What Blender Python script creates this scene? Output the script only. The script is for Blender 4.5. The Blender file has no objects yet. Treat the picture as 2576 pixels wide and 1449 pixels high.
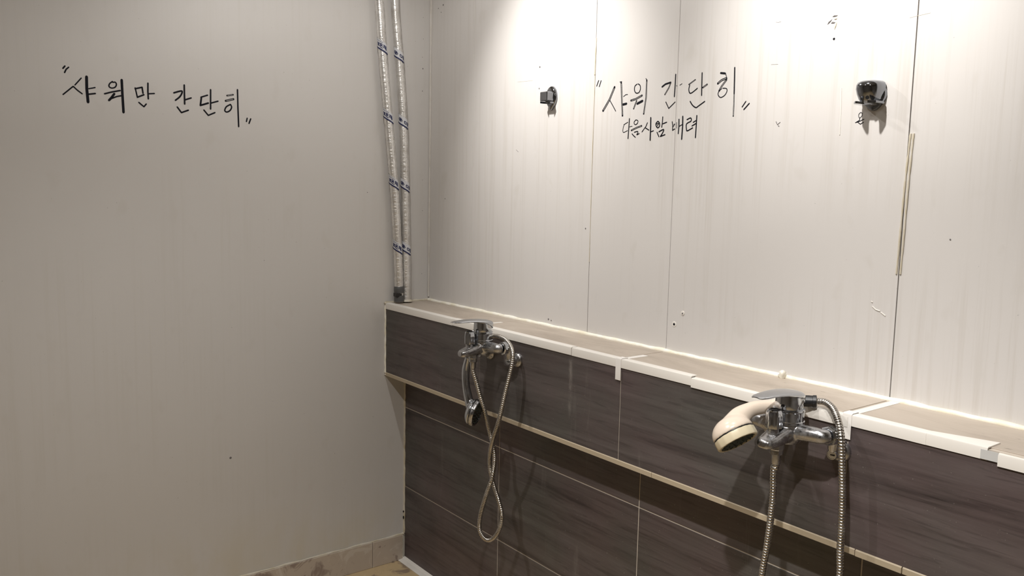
# Public shower corner: panelled walls, tiled ledge, two wall mixers with hand showers.
# Metres.  Left wall = plane x=0, panelled back wall = plane y=0, floor z=0; room lies at x>0, y<0.
import bpy, math, random
from mathutils import Vector, Matrix, Euler
random.seed(7)
scene = bpy.context.scene
col = scene.collection
R = math.radians

# ------------------------------------------------------------------ camera
cam_d = bpy.data.cameras.new('camera'); cam = bpy.data.objects.new('camera', cam_d); col.objects.link(cam)
YAW, PITCH, ROLL = -0.9182, -0.1141, 0.0204
_f = Vector((math.sin(YAW)*math.cos(PITCH), math.cos(YAW)*math.cos(PITCH), math.sin(PITCH)))
_r = Vector((math.cos(YAW), -math.sin(YAW), 0)); _u = _r.cross(_f)
_r2 = _r*math.cos(ROLL)+_u*math.sin(ROLL); _u2 = -_r*math.sin(ROLL)+_u*math.cos(ROLL)
cam.matrix_world = Matrix(((_r2.x,_u2.x,-_f.x,2.6),(_r2.y,_u2.y,-_f.y,-1.6),(_r2.z,_u2.z,-_f.z,1.37),(0,0,0,1)))
cam_d.sensor_width = 36.0; cam_d.lens = 2084.13/2576*36; cam_d.clip_start = 0.02
scene.camera = cam

# ------------------------------------------------------------------ light
w = bpy.data.worlds.new('world'); scene.world = w; w.use_nodes = True
w.node_tree.nodes['Background'].inputs[0].default_value = (.9,.95,1,1)
w.node_tree.nodes['Background'].inputs[1].default_value = 0.02
CEIL = 2.32
# ceiling downlights: x, y, [(watts, full cone angle, blend, tilt towards the back wall, tilt towards the left wall) ...] - a narrow beam plus its spill
DOWNLIGHTS = [(0.71,-0.62,[(50,66,1.0,42,0),(16,174,.5,10,0)]),(1.64,-0.62,[(54,66,1.0,42,0),(11,150,.8,20,0)]),
              (1.20,-1.40,[(50,106,.9,8,5),(5,176,.4,0,0)]),(2.25,-1.40,[(110,100,.6,10,0),(5,176,.4,0,0)])]
LAMP_COLOUR = (1.0,.968,.93)
vs = scene.view_settings
vs.view_transform = 'Standard'; vs.look = 'None'; vs.gamma = 1.0; vs.use_curve_mapping = False
vs.exposure = 0.1
# ------------------------------------------------------------------ traced coordinates (metres)
TEXT_LEFT = [
 ([(-1.1724,1.6914),(-1.1776,1.6846)],0.0035,0),
 ([(-1.1634,1.6891),(-1.1697,1.6830),(-1.1739,1.6738)],0.0032,0),
 ([(-1.1331,1.6629),(-1.1495,1.6425)],0.0028,0),
 ([(-1.1542,1.6383),(-1.1798,1.6142)],0.0030,0),
 ([(-1.1538,1.6383),(-1.1442,1.6291),(-1.1322,1.6201)],0.0030,0),
 ([(-1.1196,1.6680),(-1.1201,1.6351),(-1.1181,1.5985)],0.0061,0),
 ([(-1.1154,1.6355),(-1.0988,1.6401)],0.0028,0),
 ([(-1.1166,1.6202),(-1.0988,1.6238)],0.0036,0),
 ([(-1.0534,1.6612),(-1.0608,1.6546),(-1.0628,1.6467),(-1.0564,1.6427),(-1.0474,1.6455),(-1.0432,1.6536),(-1.0462,1.6598),(-1.0527,1.6587)],0.0031,0),
 ([(-1.0750,1.6251),(-1.0555,1.6319),(-1.0340,1.6377)],0.0036,0),
 ([(-1.0496,1.6273),(-1.0580,1.6150),(-1.0640,1.6080)],0.0052,0),
 ([(-1.0573,1.6137),(-1.0438,1.6200),(-1.0320,1.6234)],0.0034,0),
 ([(-1.0289,1.6679),(-1.0283,1.6304),(-1.0268,1.5772)],0.0057,0),
 ([(-0.9936,1.6491),(-0.9904,1.6337),(-0.9882,1.6221)],0.0031,0),
 ([(-0.9937,1.6465),(-0.9748,1.6522),(-0.9727,1.6353)],0.0037,0),
 ([(-0.9882,1.6229),(-0.9703,1.6315)],0.0037,0),
 ([(-0.9585,1.6655),(-0.9592,1.6417),(-0.9587,1.6206)],0.0037,0),
 ([(-0.9576,1.6353),(-0.9414,1.6375)],0.0032,0),
 ([(-0.9848,1.6085),(-0.9713,1.5972),(-0.9647,1.6056)],0.0034,0),
 ([(-0.8868,1.6441),(-0.8636,1.6515),(-0.8685,1.6362),(-0.8828,1.6229)],0.0040,0),
 ([(-0.8565,1.6697),(-0.8566,1.6427),(-0.8565,1.6142)],0.0041,0),
 ([(-0.8549,1.6266),(-0.8373,1.6335)],0.0038,0),
 ([(-0.8780,1.6036),(-0.8665,1.5882),(-0.8462,1.5968)],0.0038,0),
 ([(-0.8087,1.6381),(-0.7887,1.6458)],0.0036,0),
 ([(-0.8074,1.6360),(-0.8106,1.6138),(-0.7870,1.6225)],0.0044,0),
 ([(-0.7793,1.6631),(-0.7805,1.6051)],0.0039,0),
 ([(-0.7787,1.6232),(-0.7577,1.6304)],0.0036,0),
 ([(-0.8007,1.6008),(-0.7878,1.5857),(-0.7676,1.5955)],0.0036,0),
 ([(-0.7305,1.6494),(-0.7105,1.6539)],0.0039,1),
 ([(-0.7351,1.6331),(-0.7093,1.6408)],0.0050,1),
 ([(-0.7196,1.6237),(-0.7326,1.6157),(-0.7376,1.6041),(-0.7315,1.5998),(-0.7214,1.6054),(-0.7164,1.6156),(-0.7196,1.6237)],0.0036,0),
 ([(-0.6973,1.6705),(-0.6968,1.6171),(-0.6955,1.5578)],0.0039,0),
 ([(-0.6683,1.5857),(-0.6708,1.5750)],0.0034,0),
 ([(-0.6571,1.5845),(-0.6627,1.5699)],0.0037,0),
]
TEXT_RIGHT = [
 ([(0.8815,1.6832),(0.8742,1.6688)],0.0027,0),
 ([(0.8914,1.6819),(0.8847,1.6666)],0.0028,0),
 ([(0.9455,1.6606),(0.9268,1.6280),(0.9022,1.5990)],0.0056,1),
 ([(0.9281,1.6262),(0.9396,1.6122),(0.9523,1.5958)],0.0022,0),
 ([(0.9697,1.6715),(0.9728,1.6407),(0.9789,1.5810)],0.0045,1),
 ([(0.9650,1.6714),(0.9720,1.6716)],0.0020,0),
 ([(0.9803,1.6321),(0.9884,1.6363),(0.9953,1.6364)],0.0018,0),
 ([(0.9790,1.6111),(0.9923,1.6126)],0.0055,0),
 ([(1.0296,1.6603),(1.0215,1.6559),(1.0202,1.6457),(1.0262,1.6377),(1.0363,1.6380),(1.0414,1.6463),(1.0398,1.6559),(1.0329,1.6604)],0.0025,0),
 ([(1.0080,1.6195),(1.0259,1.6221),(1.0489,1.6299)],0.0045,1),
 ([(1.0295,1.6179),(1.0193,1.5970)],0.0035,1),
 ([(1.0322,1.6097),(1.0507,1.6155)],0.0058,0),
 ([(1.0599,1.6717),(1.0638,1.6671)],0.0019,0),
 ([(1.0633,1.6679),(1.0630,1.6240),(1.0565,1.5811)],0.0038,1),
 ([(1.1175,1.6456),(1.1280,1.6512),(1.1460,1.6541)],0.0040,0),
 ([(1.1461,1.6533),(1.1400,1.6409),(1.1274,1.6252)],0.0031,1),
 ([(1.1613,1.6723),(1.1609,1.6437),(1.1599,1.6180)],0.0030,0),
 ([(1.1659,1.6445),(1.1670,1.6432)],0.0018,0),
 ([(1.1763,1.6446),(1.1832,1.6474)],0.0015,0),
 ([(1.1321,1.6067),(1.1428,1.5901),(1.1631,1.6045)],0.0023,0),
 ([(1.2051,1.6435),(1.2255,1.6535)],0.0027,1),
 ([(1.2082,1.6418),(1.2059,1.6308),(1.2123,1.6217),(1.2329,1.6322)],0.0025,0),
 ([(1.2454,1.6677),(1.2461,1.6421),(1.2470,1.6142)],0.0029,0),
 ([(1.2491,1.6323),(1.2629,1.6391)],0.0035,1),
 ([(1.2118,1.6024),(1.2198,1.5926),(1.2308,1.5862),(1.2393,1.5898),(1.2574,1.5990)],0.0027,0),
 ([(1.3017,1.6616),(1.3148,1.6593)],0.0043,0),
 ([(1.3157,1.6599),(1.3193,1.6504)],0.0017,0),
 ([(1.2940,1.6377),(1.3049,1.6446),(1.3200,1.6482)],0.0046,1),
 ([(1.3197,1.6447),(1.3066,1.6309),(1.2991,1.6201)],0.0040,1),
 ([(1.3061,1.6245),(1.2991,1.6201),(1.2969,1.6117),(1.3046,1.6046),(1.3161,1.6087),(1.3224,1.6175),(1.3206,1.6240),(1.3097,1.6256)],0.0020,0),
 ([(1.3415,1.6700),(1.3424,1.6488),(1.3436,1.6108)],0.0031,0),
 ([(1.3435,1.6122),(1.3443,1.5853),(1.3442,1.5584)],0.0028,1),
 ([(1.3779,1.5902),(1.3683,1.5783)],0.0025,0),
 ([(1.3876,1.5850),(1.3733,1.5721)],0.0028,0),
]
TEXT_SMALL = [
 ([(0.9999,1.5636),(0.9851,1.5576)],0.0019,0),
 ([(0.9863,1.5580),(0.9826,1.5470),(0.9823,1.5402),(0.9861,1.5375),(0.9998,1.5415)],0.0017,0),
 ([(1.0053,1.5727),(1.0043,1.5494),(1.0027,1.5205)],0.0029,0),
 ([(1.0072,1.5509),(1.0137,1.5523),(1.0167,1.5522)],0.0015,0),
 ([(1.0289,1.5679),(1.0233,1.5628),(1.0242,1.5577),(1.0296,1.5557),(1.0359,1.5596),(1.0367,1.5654),(1.0307,1.5678)],0.0022,0),
 ([(1.0137,1.5413),(1.0318,1.5472),(1.0515,1.5517)],0.0039,1),
 ([(1.0171,1.5323),(1.0227,1.5274),(1.0295,1.5229)],0.0025,0),
 ([(1.0253,1.5361),(1.0370,1.5377),(1.0378,1.5335),(1.0344,1.5302)],0.0024,0),
 ([(1.0351,1.5290),(1.0432,1.5320)],0.0024,0),
 ([(1.0713,1.5585),(1.0666,1.5496),(1.0529,1.5357)],0.0023,0),
 ([(1.0639,1.5460),(1.0775,1.5392)],0.0025,0),
 ([(1.0824,1.5707),(1.0832,1.5488),(1.0832,1.5133)],0.0036,0),
 ([(1.0851,1.5347),(1.0935,1.5368)],0.0025,0),
 ([(1.1074,1.5598),(1.1015,1.5552),(1.1024,1.5486),(1.1077,1.5435),(1.1136,1.5473),(1.1132,1.5554),(1.1079,1.5602)],0.0028,0),
 ([(1.1027,1.5535),(1.1116,1.5547)],0.0023,0),
 ([(1.1053,1.5477),(1.1105,1.5531)],0.0018,0),
 ([(1.1238,1.5703),(1.1231,1.5565),(1.1216,1.5444)],0.0026,0),
 ([(1.1233,1.5525),(1.1379,1.5561)],0.0026,0),
 ([(1.1061,1.5325),(1.1134,1.5207)],0.0026,0),
 ([(1.1127,1.5334),(1.1274,1.5384),(1.1272,1.5328),(1.1184,1.5213)],0.0030,0),
 ([(1.1184,1.5213),(1.1336,1.5252)],0.0028,0),
 ([(1.1563,1.5563),(1.1585,1.5466),(1.1586,1.5346)],0.0024,0),
 ([(1.1621,1.5488),(1.1642,1.5503)],0.0018,0),
 ([(1.1709,1.5539),(1.1717,1.5395)],0.0014,0),
 ([(1.1602,1.5441),(1.1652,1.5503)],0.0018,0),
 ([(1.1586,1.5350),(1.1659,1.5382)],0.0023,0),
 ([(1.1782,1.5611),(1.1789,1.5440),(1.1778,1.5261)],0.0029,0),
 ([(1.1902,1.5675),(1.1910,1.5434),(1.1897,1.5116)],0.0035,0),
 ([(1.1805,1.5439),(1.1897,1.5478)],0.0021,0),
 ([(1.2042,1.5588),(1.2159,1.5621),(1.2173,1.5546),(1.2033,1.5483),(1.2040,1.5348),(1.2073,1.5315),(1.2234,1.5378)],0.0027,0),
 ([(1.2350,1.5668),(1.2344,1.5412),(1.2335,1.5139)],0.0031,0),
 ([(1.2242,1.5511),(1.2346,1.5556)],0.0025,0),
 ([(1.2211,1.5426),(1.2340,1.5482)],0.0027,0),
]
TEXT_WARM = [
 ([(1.6625,1.5474),(1.6585,1.5428),(1.6604,1.5365),(1.6654,1.5397),(1.6657,1.5450),(1.6625,1.5474)],0.0012,0),
 ([(1.6618,1.5369),(1.6608,1.5316),(1.6525,1.5272)],0.0014,0),
 ([(1.6525,1.5272),(1.6619,1.5298),(1.6706,1.5333)],0.0016,0),
 ([(1.6572,1.5283),(1.6633,1.5236),(1.6701,1.5272)],0.0016,0),
]
HOSE_A = [(0.7104,-0.2870,0.8778),(0.7161,-0.2850,0.8501),(0.7288,-0.2780,0.8059),(0.7330,-0.2620,0.7528),(0.7226,-0.2320,0.6757),(0.7479,-0.2350,0.6182),(0.7654,-0.2550,0.5673),(0.7496,-0.2620,0.5148),(0.7238,-0.2620,0.4508),(0.7142,-0.2600,0.4052),(0.7232,-0.2560,0.3798),(0.7467,-0.2500,0.3735),(0.7742,-0.2450,0.3951),(0.7938,-0.2420,0.4342),(0.7938,-0.2400,0.4689),(0.7748,-0.2380,0.5011),(0.7445,-0.2320,0.5318),(0.7181,-0.2280,0.5732),(0.7332,-0.2400,0.6269),(0.7673,-0.2560,0.6793),(0.8026,-0.2600,0.7513),(0.8210,-0.2550,0.8276),(0.8274,-0.2460,0.8778),(0.8266,-0.2380,0.9101),(0.8107,-0.2280,0.9397),(0.7671,-0.2150,0.9574),(0.7195,-0.2050,0.9606),(0.6778,-0.2000,0.9574)]
HS1 = [(0.6712,-0.2770,0.9020),(0.6624,-0.2800,0.8625),(0.6664,-0.2820,0.8227),(0.6766,-0.2800,0.7837),(0.6913,-0.2770,0.7479)]
HS2 = [(1.6952,-0.1950,0.9816),(1.6842,-0.2150,0.9804),(1.6641,-0.2430,0.9713),(1.6489,-0.2880,0.9681),(1.6444,-0.3220,0.9542),(1.6460,-0.3440,0.9364)]
HS2C = [(1.6948,-0.1970,0.9817),(1.7193,-0.1830,0.9835)]
HOSE_B = [(1.7182,-0.1840,0.9834),(1.7266,-0.1800,0.9847),(1.7409,-0.1840,0.9852),(1.7625,-0.1970,0.9803),(1.7839,-0.2160,0.9691),(1.7992,-0.2300,0.9518),(1.8074,-0.2370,0.9291),(1.8118,-0.2380,0.8860),(1.8162,-0.2380,0.8352),(1.8184,-0.2380,0.7835),(1.8195,-0.2380,0.7235),(1.8224,-0.2400,0.6879)]
HOSE_C = [(1.7010,-0.2880,0.8949),(1.7046,-0.2890,0.8653),(1.7063,-0.2890,0.8117),(1.7042,-0.2890,0.7642),(1.6990,-0.2890,0.7074),(1.6926,-0.2900,0.6504)]
# ------------------------------------------------------------------ helpers
def tag(o, label=None, cat=None, group=None, kind=None):
    if label: o['label'] = label
    if cat: o['category'] = cat
    if group: o['group'] = group
    if kind: o['kind'] = kind
    return o
def empty(name, loc):
    o = bpy.data.objects.new(name, None); col.objects.link(o); o.location = loc; o.empty_display_size = .02
    return o
class MB:
    def __init__(s): s.v=[]; s.f=[]
    def add(s, vs_, fs):
        n=len(s.v); s.v += [tuple(p) for p in vs_]; s.f += [tuple(i+n for i in f) for f in fs]
    def box(s, a, b, bev=0.0):
        x0,y0,z0=a; x1,y1,z1=b
        if x0>x1:x0,x1=x1,x0
        if y0>y1:y0,y1=y1,y0
        if z0>z1:z0,z1=z1,z0
        if bev<=0:
            s.add([(x0,y0,z0),(x1,y0,z0),(x1,y1,z0),(x0,y1,z0),(x0,y0,z1),(x1,y0,z1),(x1,y1,z1),(x0,y1,z1)],
                  [(3,2,1,0),(4,5,6,7),(0,1,5,4),(1,2,6,5),(2,3,7,6),(3,0,4,7)]); return
        # chamfered box: 24 verts
        V=[];idx={}
        for i,x in enumerate((x0,x1)):
            for j,y in enumerate((y0,y1)):
                for k,z in enumerate((z0,z1)):
                    sx,sy,sz=(1-2*i),(1-2*j),(1-2*k)
                    for ax in range(3):
                        p=[x+sx*bev,y+sy*bev,z+sz*bev]; p[ax]=(x,y,z)[ax]
                        idx[(i,j,k,ax)]=len(V); V.append(p)
        F=[]
        def q(*c): F.append(tuple(idx[t] for t in c))
        q((0,0,0,0),(0,0,1,0),(0,1,1,0),(0,1,0,0)); q((1,0,0,0),(1,1,0,0),(1,1,1,0),(1,0,1,0))
        q((0,0,0,1),(1,0,0,1),(1,0,1,1),(0,0,1,1)); q((0,1,0,1),(0,1,1,1),(1,1,1,1),(1,1,0,1))
        q((0,0,0,2),(0,1,0,2),(1,1,0,2),(1,0,0,2)); q((0,0,1,2),(1,0,1,2),(1,1,1,2),(0,1,1,2))
        for i in (0,1):
            for j in (0,1): q((i,j,0,0),(i,j,1,0),(i,j,1,1),(i,j,0,1))
            for k in (0,1): q((i,0,k,0),(i,1,k,0),(i,1,k,2),(i,0,k,2))
        for j in (0,1):
            for k in (0,1): q((0,j,k,1),(1,j,k,1),(1,j,k,2),(0,j,k,2))
        for i in (0,1):
            for j in (0,1):
                for k in (0,1): q((i,j,k,0),(i,j,k,1),(i,j,k,2))
        s.add(V,F)
    def prism(s, poly, ax, a, b):
        """poly in the two other axes (cyclic order), extruded along axis ax from a to b"""
        n=len(poly); V=[]
        for t in (a,b):
            for (p,q) in poly:
                c=[0,0,0]; c[ax]=t; c[(ax+1)%3]=p; c[(ax+2)%3]=q; V.append(c)
        F=[tuple(range(n))[::-1],tuple(range(n,2*n))]+[(i,(i+1)%n,(i+1)%n+n,i+n) for i in range(n)]
        s.add(V,F)
    def loft(s, rings, close=True):
        n=len(rings[0]); V=[p for r in rings for p in r]; F=[]
        for k in range(len(rings)-1):
            for i in range(n):
                F.append((k*n+i,k*n+(i+1)%n,(k+1)*n+(i+1)%n,(k+1)*n+i))
        if close: F += [tuple(range(n))[::-1], tuple((len(rings)-1)*n+i for i in range(n))]
        s.add(V,F)
    def tube(s, pts, rad, n=12, close=True):
        pts=[Vector(p) for p in pts]
        if not hasattr(rad,'__len__'): rad=[rad]*len(pts)
        t=[(pts[min(i+1,len(pts)-1)]-pts[max(i-1,0)]).normalized() for i in range(len(pts))]
        a=Vector((0,0,1)) if abs(t[0].z)<.9 else Vector((1,0,0))
        nrm=(a-t[0]*a.dot(t[0])).normalized(); rings=[]
        for i,p in enumerate(pts):
            nrm=(nrm-t[i]*nrm.dot(t[i])).normalized(); b=t[i].cross(nrm)
            rings.append([p+(nrm*math.cos(2*math.pi*k/n)+b*math.sin(2*math.pi*k/n))*rad[i] for k in range(n)])
        s.loft(rings,close)
    def lathe(s, prof, origin, axis, n=24, flute=0, fd=0):
        """prof: (radius, height along axis)"""
        o=Vector(origin); ax=Vector(axis).normalized(); a=Vector((0,0,1)) if abs(ax.z)<.9 else Vector((1,0,0))
        e1=(a-ax*a.dot(ax)).normalized(); e2=ax.cross(e1); rings=[]
        for (r_,h) in prof:
            rr=[]
            for k in range(n):
                th=2*math.pi*k/n; q=r_*(1-(fd*(.5+.5*math.cos(flute*th)) if flute else 0))
                rr.append(o+ax*h+(e1*math.cos(th)+e2*math.sin(th))*q)
            rings.append(rr)
        s.loft(rings)
    def obj(s, name, mat, parent=None, smooth=None):
        me=bpy.data.meshes.new(name); me.from_pydata([tuple(p) for p in s.v],[],s.f); me.validate(); me.update()
        return mesh_obj(name, me, mat, parent, smooth)
def mesh_obj(name, me, mat, parent=None, smooth=None):
    import bmesh
    bm=bmesh.new(); bm.from_mesh(me); bmesh.ops.recalc_face_normals(bm,faces=bm.faces)
    if smooth is not None:
        lim=R(smooth)
        for f in bm.faces: f.smooth=True
        for e in bm.edges:
            if len(e.link_faces)==2 and e.calc_face_angle(0)>lim: e.smooth=False
    bm.to_mesh(me); bm.free()
    if mat: me.materials.append(mat)
    o=bpy.data.objects.new(name,me); col.objects.link(o)
    if parent:
        o.parent=parent; o.matrix_parent_inverse=Matrix.Translation(parent.location).inverted() if parent.type=='EMPTY' else Matrix()
    return o
def centred(o):
    """put the origin of a top-level mesh at its base centre"""
    me=o.data; xs=[v.co for v in me.vertices]
    c=Vector(((min(p.x for p in xs)+max(p.x for p in xs))/2,(min(p.y for p in xs)+max(p.y for p in xs))/2,min(p.z for p in xs)))
    me.transform(Matrix.Translation(-c)); o.location=c; return o
def remeshed(mb, voxel, smooth_it=6):
    """weld overlapping closed shapes into one continuous smooth surface"""
    o=mb.obj('tmp',None)
    m=o.modifiers.new('r','REMESH'); m.mode='VOXEL'; m.voxel_size=voxel
    k=o.modifiers.new('s','SMOOTH'); k.iterations=smooth_it; k.factor=.5
    dg=bpy.context.evaluated_depsgraph_get(); me=bpy.data.meshes.new_from_object(o.evaluated_get(dg))
    old=o.data; bpy.data.objects.remove(o); bpy.data.meshes.remove(old)
    for p in me.polygons: p.use_smooth=True
    return me
def catmull(P, per=8):
    P=[Vector(p) for p in P]; out=[]
    for i in range(len(P)-1):
        p0=P[max(i-1,0)];p1=P[i];p2=P[i+1];p3=P[min(i+2,len(P)-1)]
        for k in range(per):
            t=k/per
            out.append(.5*((2*p1)+(p2-p0)*t+(2*p0-5*p1+4*p2-p3)*t*t+(3*p1-p0-3*p2+p3)*t**3))
    out.append(P[-1]); return out
def resample(P, step):
    out=[P[0].copy()]; acc=0; last=P[0]
    for p in P[1:]:
        seg=(p-last).length
        while acc+seg>=step and seg>1e-9:
            t=(step-acc)/seg; last=last.lerp(p,t); out.append(last.copy()); seg=(p-last).length; acc=0
        acc+=seg; last=p
    if (out[-1]-P[-1]).length>1e-6: out.append(P[-1].copy())
    return out

# ------------------------------------------------------------------ materials
def mat(name, colour, rough=.5, metal=0.0, spec=.5):
    m=bpy.data.materials.new(name); m.use_nodes=True; b=m.node_tree.nodes['Principled BSDF']
    b.inputs['Base Color'].default_value=(*colour,1); b.inputs['Roughness'].default_value=rough
    b.inputs['Metallic'].default_value=metal; b.inputs['Specular IOR Level'].default_value=spec
    return m
def N(m,t,**kw):
    n=m.node_tree.nodes.new(t)
    for k,v in kw.items(): setattr(n,k,v)
    return n
def L(m,a,b): m.node_tree.links.new(a,b)
def coords(m, scale, rot=(0,0,0)):
    g=N(m,'ShaderNodeNewGeometry'); mp=N(m,'ShaderNodeMapping'); mp.inputs['Scale'].default_value=scale
    mp.inputs['Rotation'].default_value=rot
    L(m,g.outputs['Position'],mp.inputs['Vector']); return mp.outputs[0]
def noise(m, vec, scale, detail=4, rough=.6, dist=0):
    n=N(m,'ShaderNodeTexNoise'); n.inputs['Scale'].default_value=scale; n.inputs['Detail'].default_value=detail
    n.inputs['Roughness'].default_value=rough; n.inputs['Distortion'].default_value=dist
    L(m,vec,n.inputs['Vector']); return n.outputs['Fac']
def ramp(m, fac, stops):
    r=N(m,'ShaderNodeValToRGB'); e=r.color_ramp.elements
    while len(e)<len(stops): e.new(.5)
    for el,(p,c) in zip(e,stops): el.position=p; el.color=(*c,1) if hasattr(c,'__len__') else (c,c,c,1)
    L(m,fac,r.inputs[0]); return r.outputs[0]
def mixc(m, a, b, fac, mode='MIX'):
    x=N(m,'ShaderNodeMix',data_type='RGBA',blend_type=mode)
    for s_,v in ((x.inputs[0],fac),(x.inputs[6],a),(x.inputs[7],b)):
        if hasattr(v,'is_linked') or hasattr(v,'links'): L(m,v,s_)
        elif hasattr(v,'__len__'): s_.default_value=(*v,1)
        else: s_.default_value=v
    return x.outputs[2]
def bump(m, h, strength, dist=.001):
    b=N(m,'ShaderNodeBump'); b.inputs['Strength'].default_value=strength; b.inputs['Distance'].default_value=dist
    L(m,h,b.inputs['Height']); L(m,b.outputs[0],m.node_tree.nodes['Principled BSDF'].inputs['Normal'])
def base(m): return m.node_tree.nodes['Principled BSDF'].inputs['Base Color']
def roughin(m): return m.node_tree.nodes['Principled BSDF'].inputs['Roughness']

def wall_paint(name, c, streak, blot):
    m=mat(name,c,.42)
    st=ramp(m,noise(m,coords(m,(52,52,1.1)),1.0,6,.68,.2),[(.50,0.0),(.66,1.0)])
    st2=ramp(m,noise(m,coords(m,(1,1,1)),1.7,3,.5),[(.42,0.0),(.62,1.0)])
    f=N(m,'ShaderNodeMath',operation='MULTIPLY'); L(m,st,f.inputs[0]); L(m,st2,f.inputs[1])
    a=mixc(m,c,tuple(v*k for v,k in zip(c,streak)),f.outputs[0])
    sp=ramp(m,noise(m,coords(m,(16,16,9)),1.0,3,.5,.3),[(.62,0.0),(.74,1.0)])
    a=mixc(m,a,tuple(v*k for v,k in zip(c,blot)),sp)
    dots=ramp(m,noise(m,coords(m,(1,1,1)),120,2,.5),[(.745,0.0),(.78,1.0)])
    a=mixc(m,a,tuple(v*.72 for v in c),dots)
    sx=N(m,'ShaderNodeSeparateXYZ'); g_=N(m,'ShaderNodeNewGeometry'); L(m,g_.outputs['Position'],sx.inputs[0])
    foot=ramp(m,sx.outputs[2],[(.0,.8),(.32,0.0)]); fn=ramp(m,noise(m,coords(m,(5,5,3)),1.0,4,.6,.5),[(.42,0.0),(.66,1.0)])
    fm=N(m,'ShaderNodeMath',operation='MULTIPLY'); L(m,foot,fm.inputs[0]); L(m,fn,fm.inputs[1])
    a=mixc(m,a,(c[0]*.93,c[1]*.86,c[2]*.66),fm.outputs[0])
    L(m,a,base(m))
    L(m,ramp(m,noise(m,coords(m,(5,5,3)),1.0,3),[(.3,.36),(.7,.52)]),roughin(m))
    bump(m,noise(m,coords(m,(1,1,1)),160,2),.05,.0006)
    return m
M={}
M['panel']=wall_paint('wall_panel_paint',(.62,.598,.578),(.90,.885,.86),(.95,.945,.93))
M['panel_left']=wall_paint('left_wall_paint',(.58,.563,.545),(.965,.96,.945),(.97,.965,.955))
M['seam']=mat('panel_seam',(.10,.085,.065),.8)
M['plain_wall']=mat('plain_wall_paint',(.24,.225,.21),.5)
M['ceiling']=mat('ceiling_paint',(.5,.49,.48),.7)
def tile_dark():
    m=mat('dark_woodgrain_tile',(.05,.042,.04),.38)
    g=ramp(m,noise(m,coords(m,(1.6,1.6,26),(0,R(3),0)),1.0,7,.66,.5),[(.30,(.036,.028,.029)),(.44,(.074,.060,.059)),(.60,(.095,.080,.079)),(.78,(.120,.100,.098))])
    fine=ramp(m,noise(m,coords(m,(6,6,110),(0,R(5),0)),1.0,4,.6,.8),[(.36,.55),(.46,1.0)])
    a=mixc(m,g,fine,.55,'MULTIPLY')
    hue=ramp(m,noise(m,coords(m,(1,1,1)),3.2,3,.5),[(.35,(.86,.98,.90)),(.6,(1.08,.97,.98))])
    a=mixc(m,a,hue,.8,'MULTIPLY')
    lime=ramp(m,noise(m,coords(m,(24,24,2.2)),1.0,5,.7,.3),[(.62,0.0),(.80,.30)])
    a=mixc(m,a,(.25,.23,.21),lime)
    sx=N(m,'ShaderNodeSeparateXYZ'); g_=N(m,'ShaderNodeNewGeometry'); L(m,g_.outputs['Position'],sx.inputs[0])
    d=N(m,'ShaderNodeMath',operation='SUBTRACT'); L(m,sx.outputs[0],d.inputs[0]); d.inputs[1].default_value=1.001
    e=N(m,'ShaderNodeMath',operation='ABSOLUTE'); L(m,d.outputs[0],e.inputs[0])
    k1=ramp(m,e.outputs[0],[(.002,.42),(.009,0.0)]); k2=ramp(m,sx.outputs[2],[(.78,0.0),(.84,1.0),(.95,1.0)])
    k3=ramp(m,noise(m,coords(m,(60,60,30)),1,4,.6),[(.38,0.1),(.6,1.0)])
    q=N(m,'ShaderNodeMath',operation='MULTIPLY'); L(m,k1,q.inputs[0]); L(m,k2,q.inputs[1])
    q2=N(m,'ShaderNodeMath',operation='MULTIPLY'); L(m,q.outputs[0],q2.inputs[0]); L(m,k3,q2.inputs[1])
    a=mixc(m,a,(.36,.33,.30),q2.outputs[0])
    sp=ramp(m,noise(m,coords(m,(1,1,1)),230,2,.5),[(.72,0.0),(.78,.5)])
    a=mixc(m,a,(.28,.26,.24),sp)
    L(m,a,base(m)); L(m,ramp(m,noise(m,coords(m,(9,9,9)),1,4),[(.3,.34),(.7,.58)]),roughin(m))
    bump(m,noise(m,coords(m,(8,8,140)),1,4),.25,.0006)
    return m
M['tile_dark']=tile_dark()
def tile_top():
    m=mat('taupe_ledge_tile',(.3,.26,.23),.5)
    g=ramp(m,noise(m,coords(m,(3,9,5)),1.0,6,.68,.6),[(.28,(.32,.268,.22)),(.5,(.425,.366,.305)),(.75,(.50,.44,.375))])
    ch=ramp(m,noise(m,coords(m,(16,60,10)),1.0,4,.7),[(.66,0.0),(.76,.55)])
    a=mixc(m,g,(.58,.53,.48),ch)
    dk=ramp(m,noise(m,coords(m,(30,70,30)),1.0,3,.6),[(.70,0.0),(.78,.8)])
    a=mixc(m,a,(.12,.09,.07),dk)
    L(m,a,base(m)); bump(m,noise(m,coords(m,(12,40,10)),1,5),.3,.001); return m
M['tile_top']=tile_top()
def tile_floor(name,c1,c2,c3):
    m=mat(name,c1,.45)
    g=ramp(m,noise(m,coords(m,(1,1,1)),11,6,.62,.9),[(.40,c2),(.46,c1),(.60,c1),(.64,c3)])
    L(m,g,base(m)); L(m,ramp(m,noise(m,coords(m,(1,1,1)),14,4),[(.35,.2),(.65,.55)]),roughin(m))
    bump(m,noise(m,coords(m,(1,1,1)),60,4),.2,.0008); return m
M['floor']=tile_floor('beige_floor_tile',(.50,.38,.22),(.27,.20,.14),(.56,.45,.28))
M['skirting']=tile_floor('stained_skirting_tile',(.48,.41,.34),(.28,.22,.185),(.54,.48,.41))
M['grout']=mat('pale_grout',(.52,.46,.39),.8)
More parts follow.
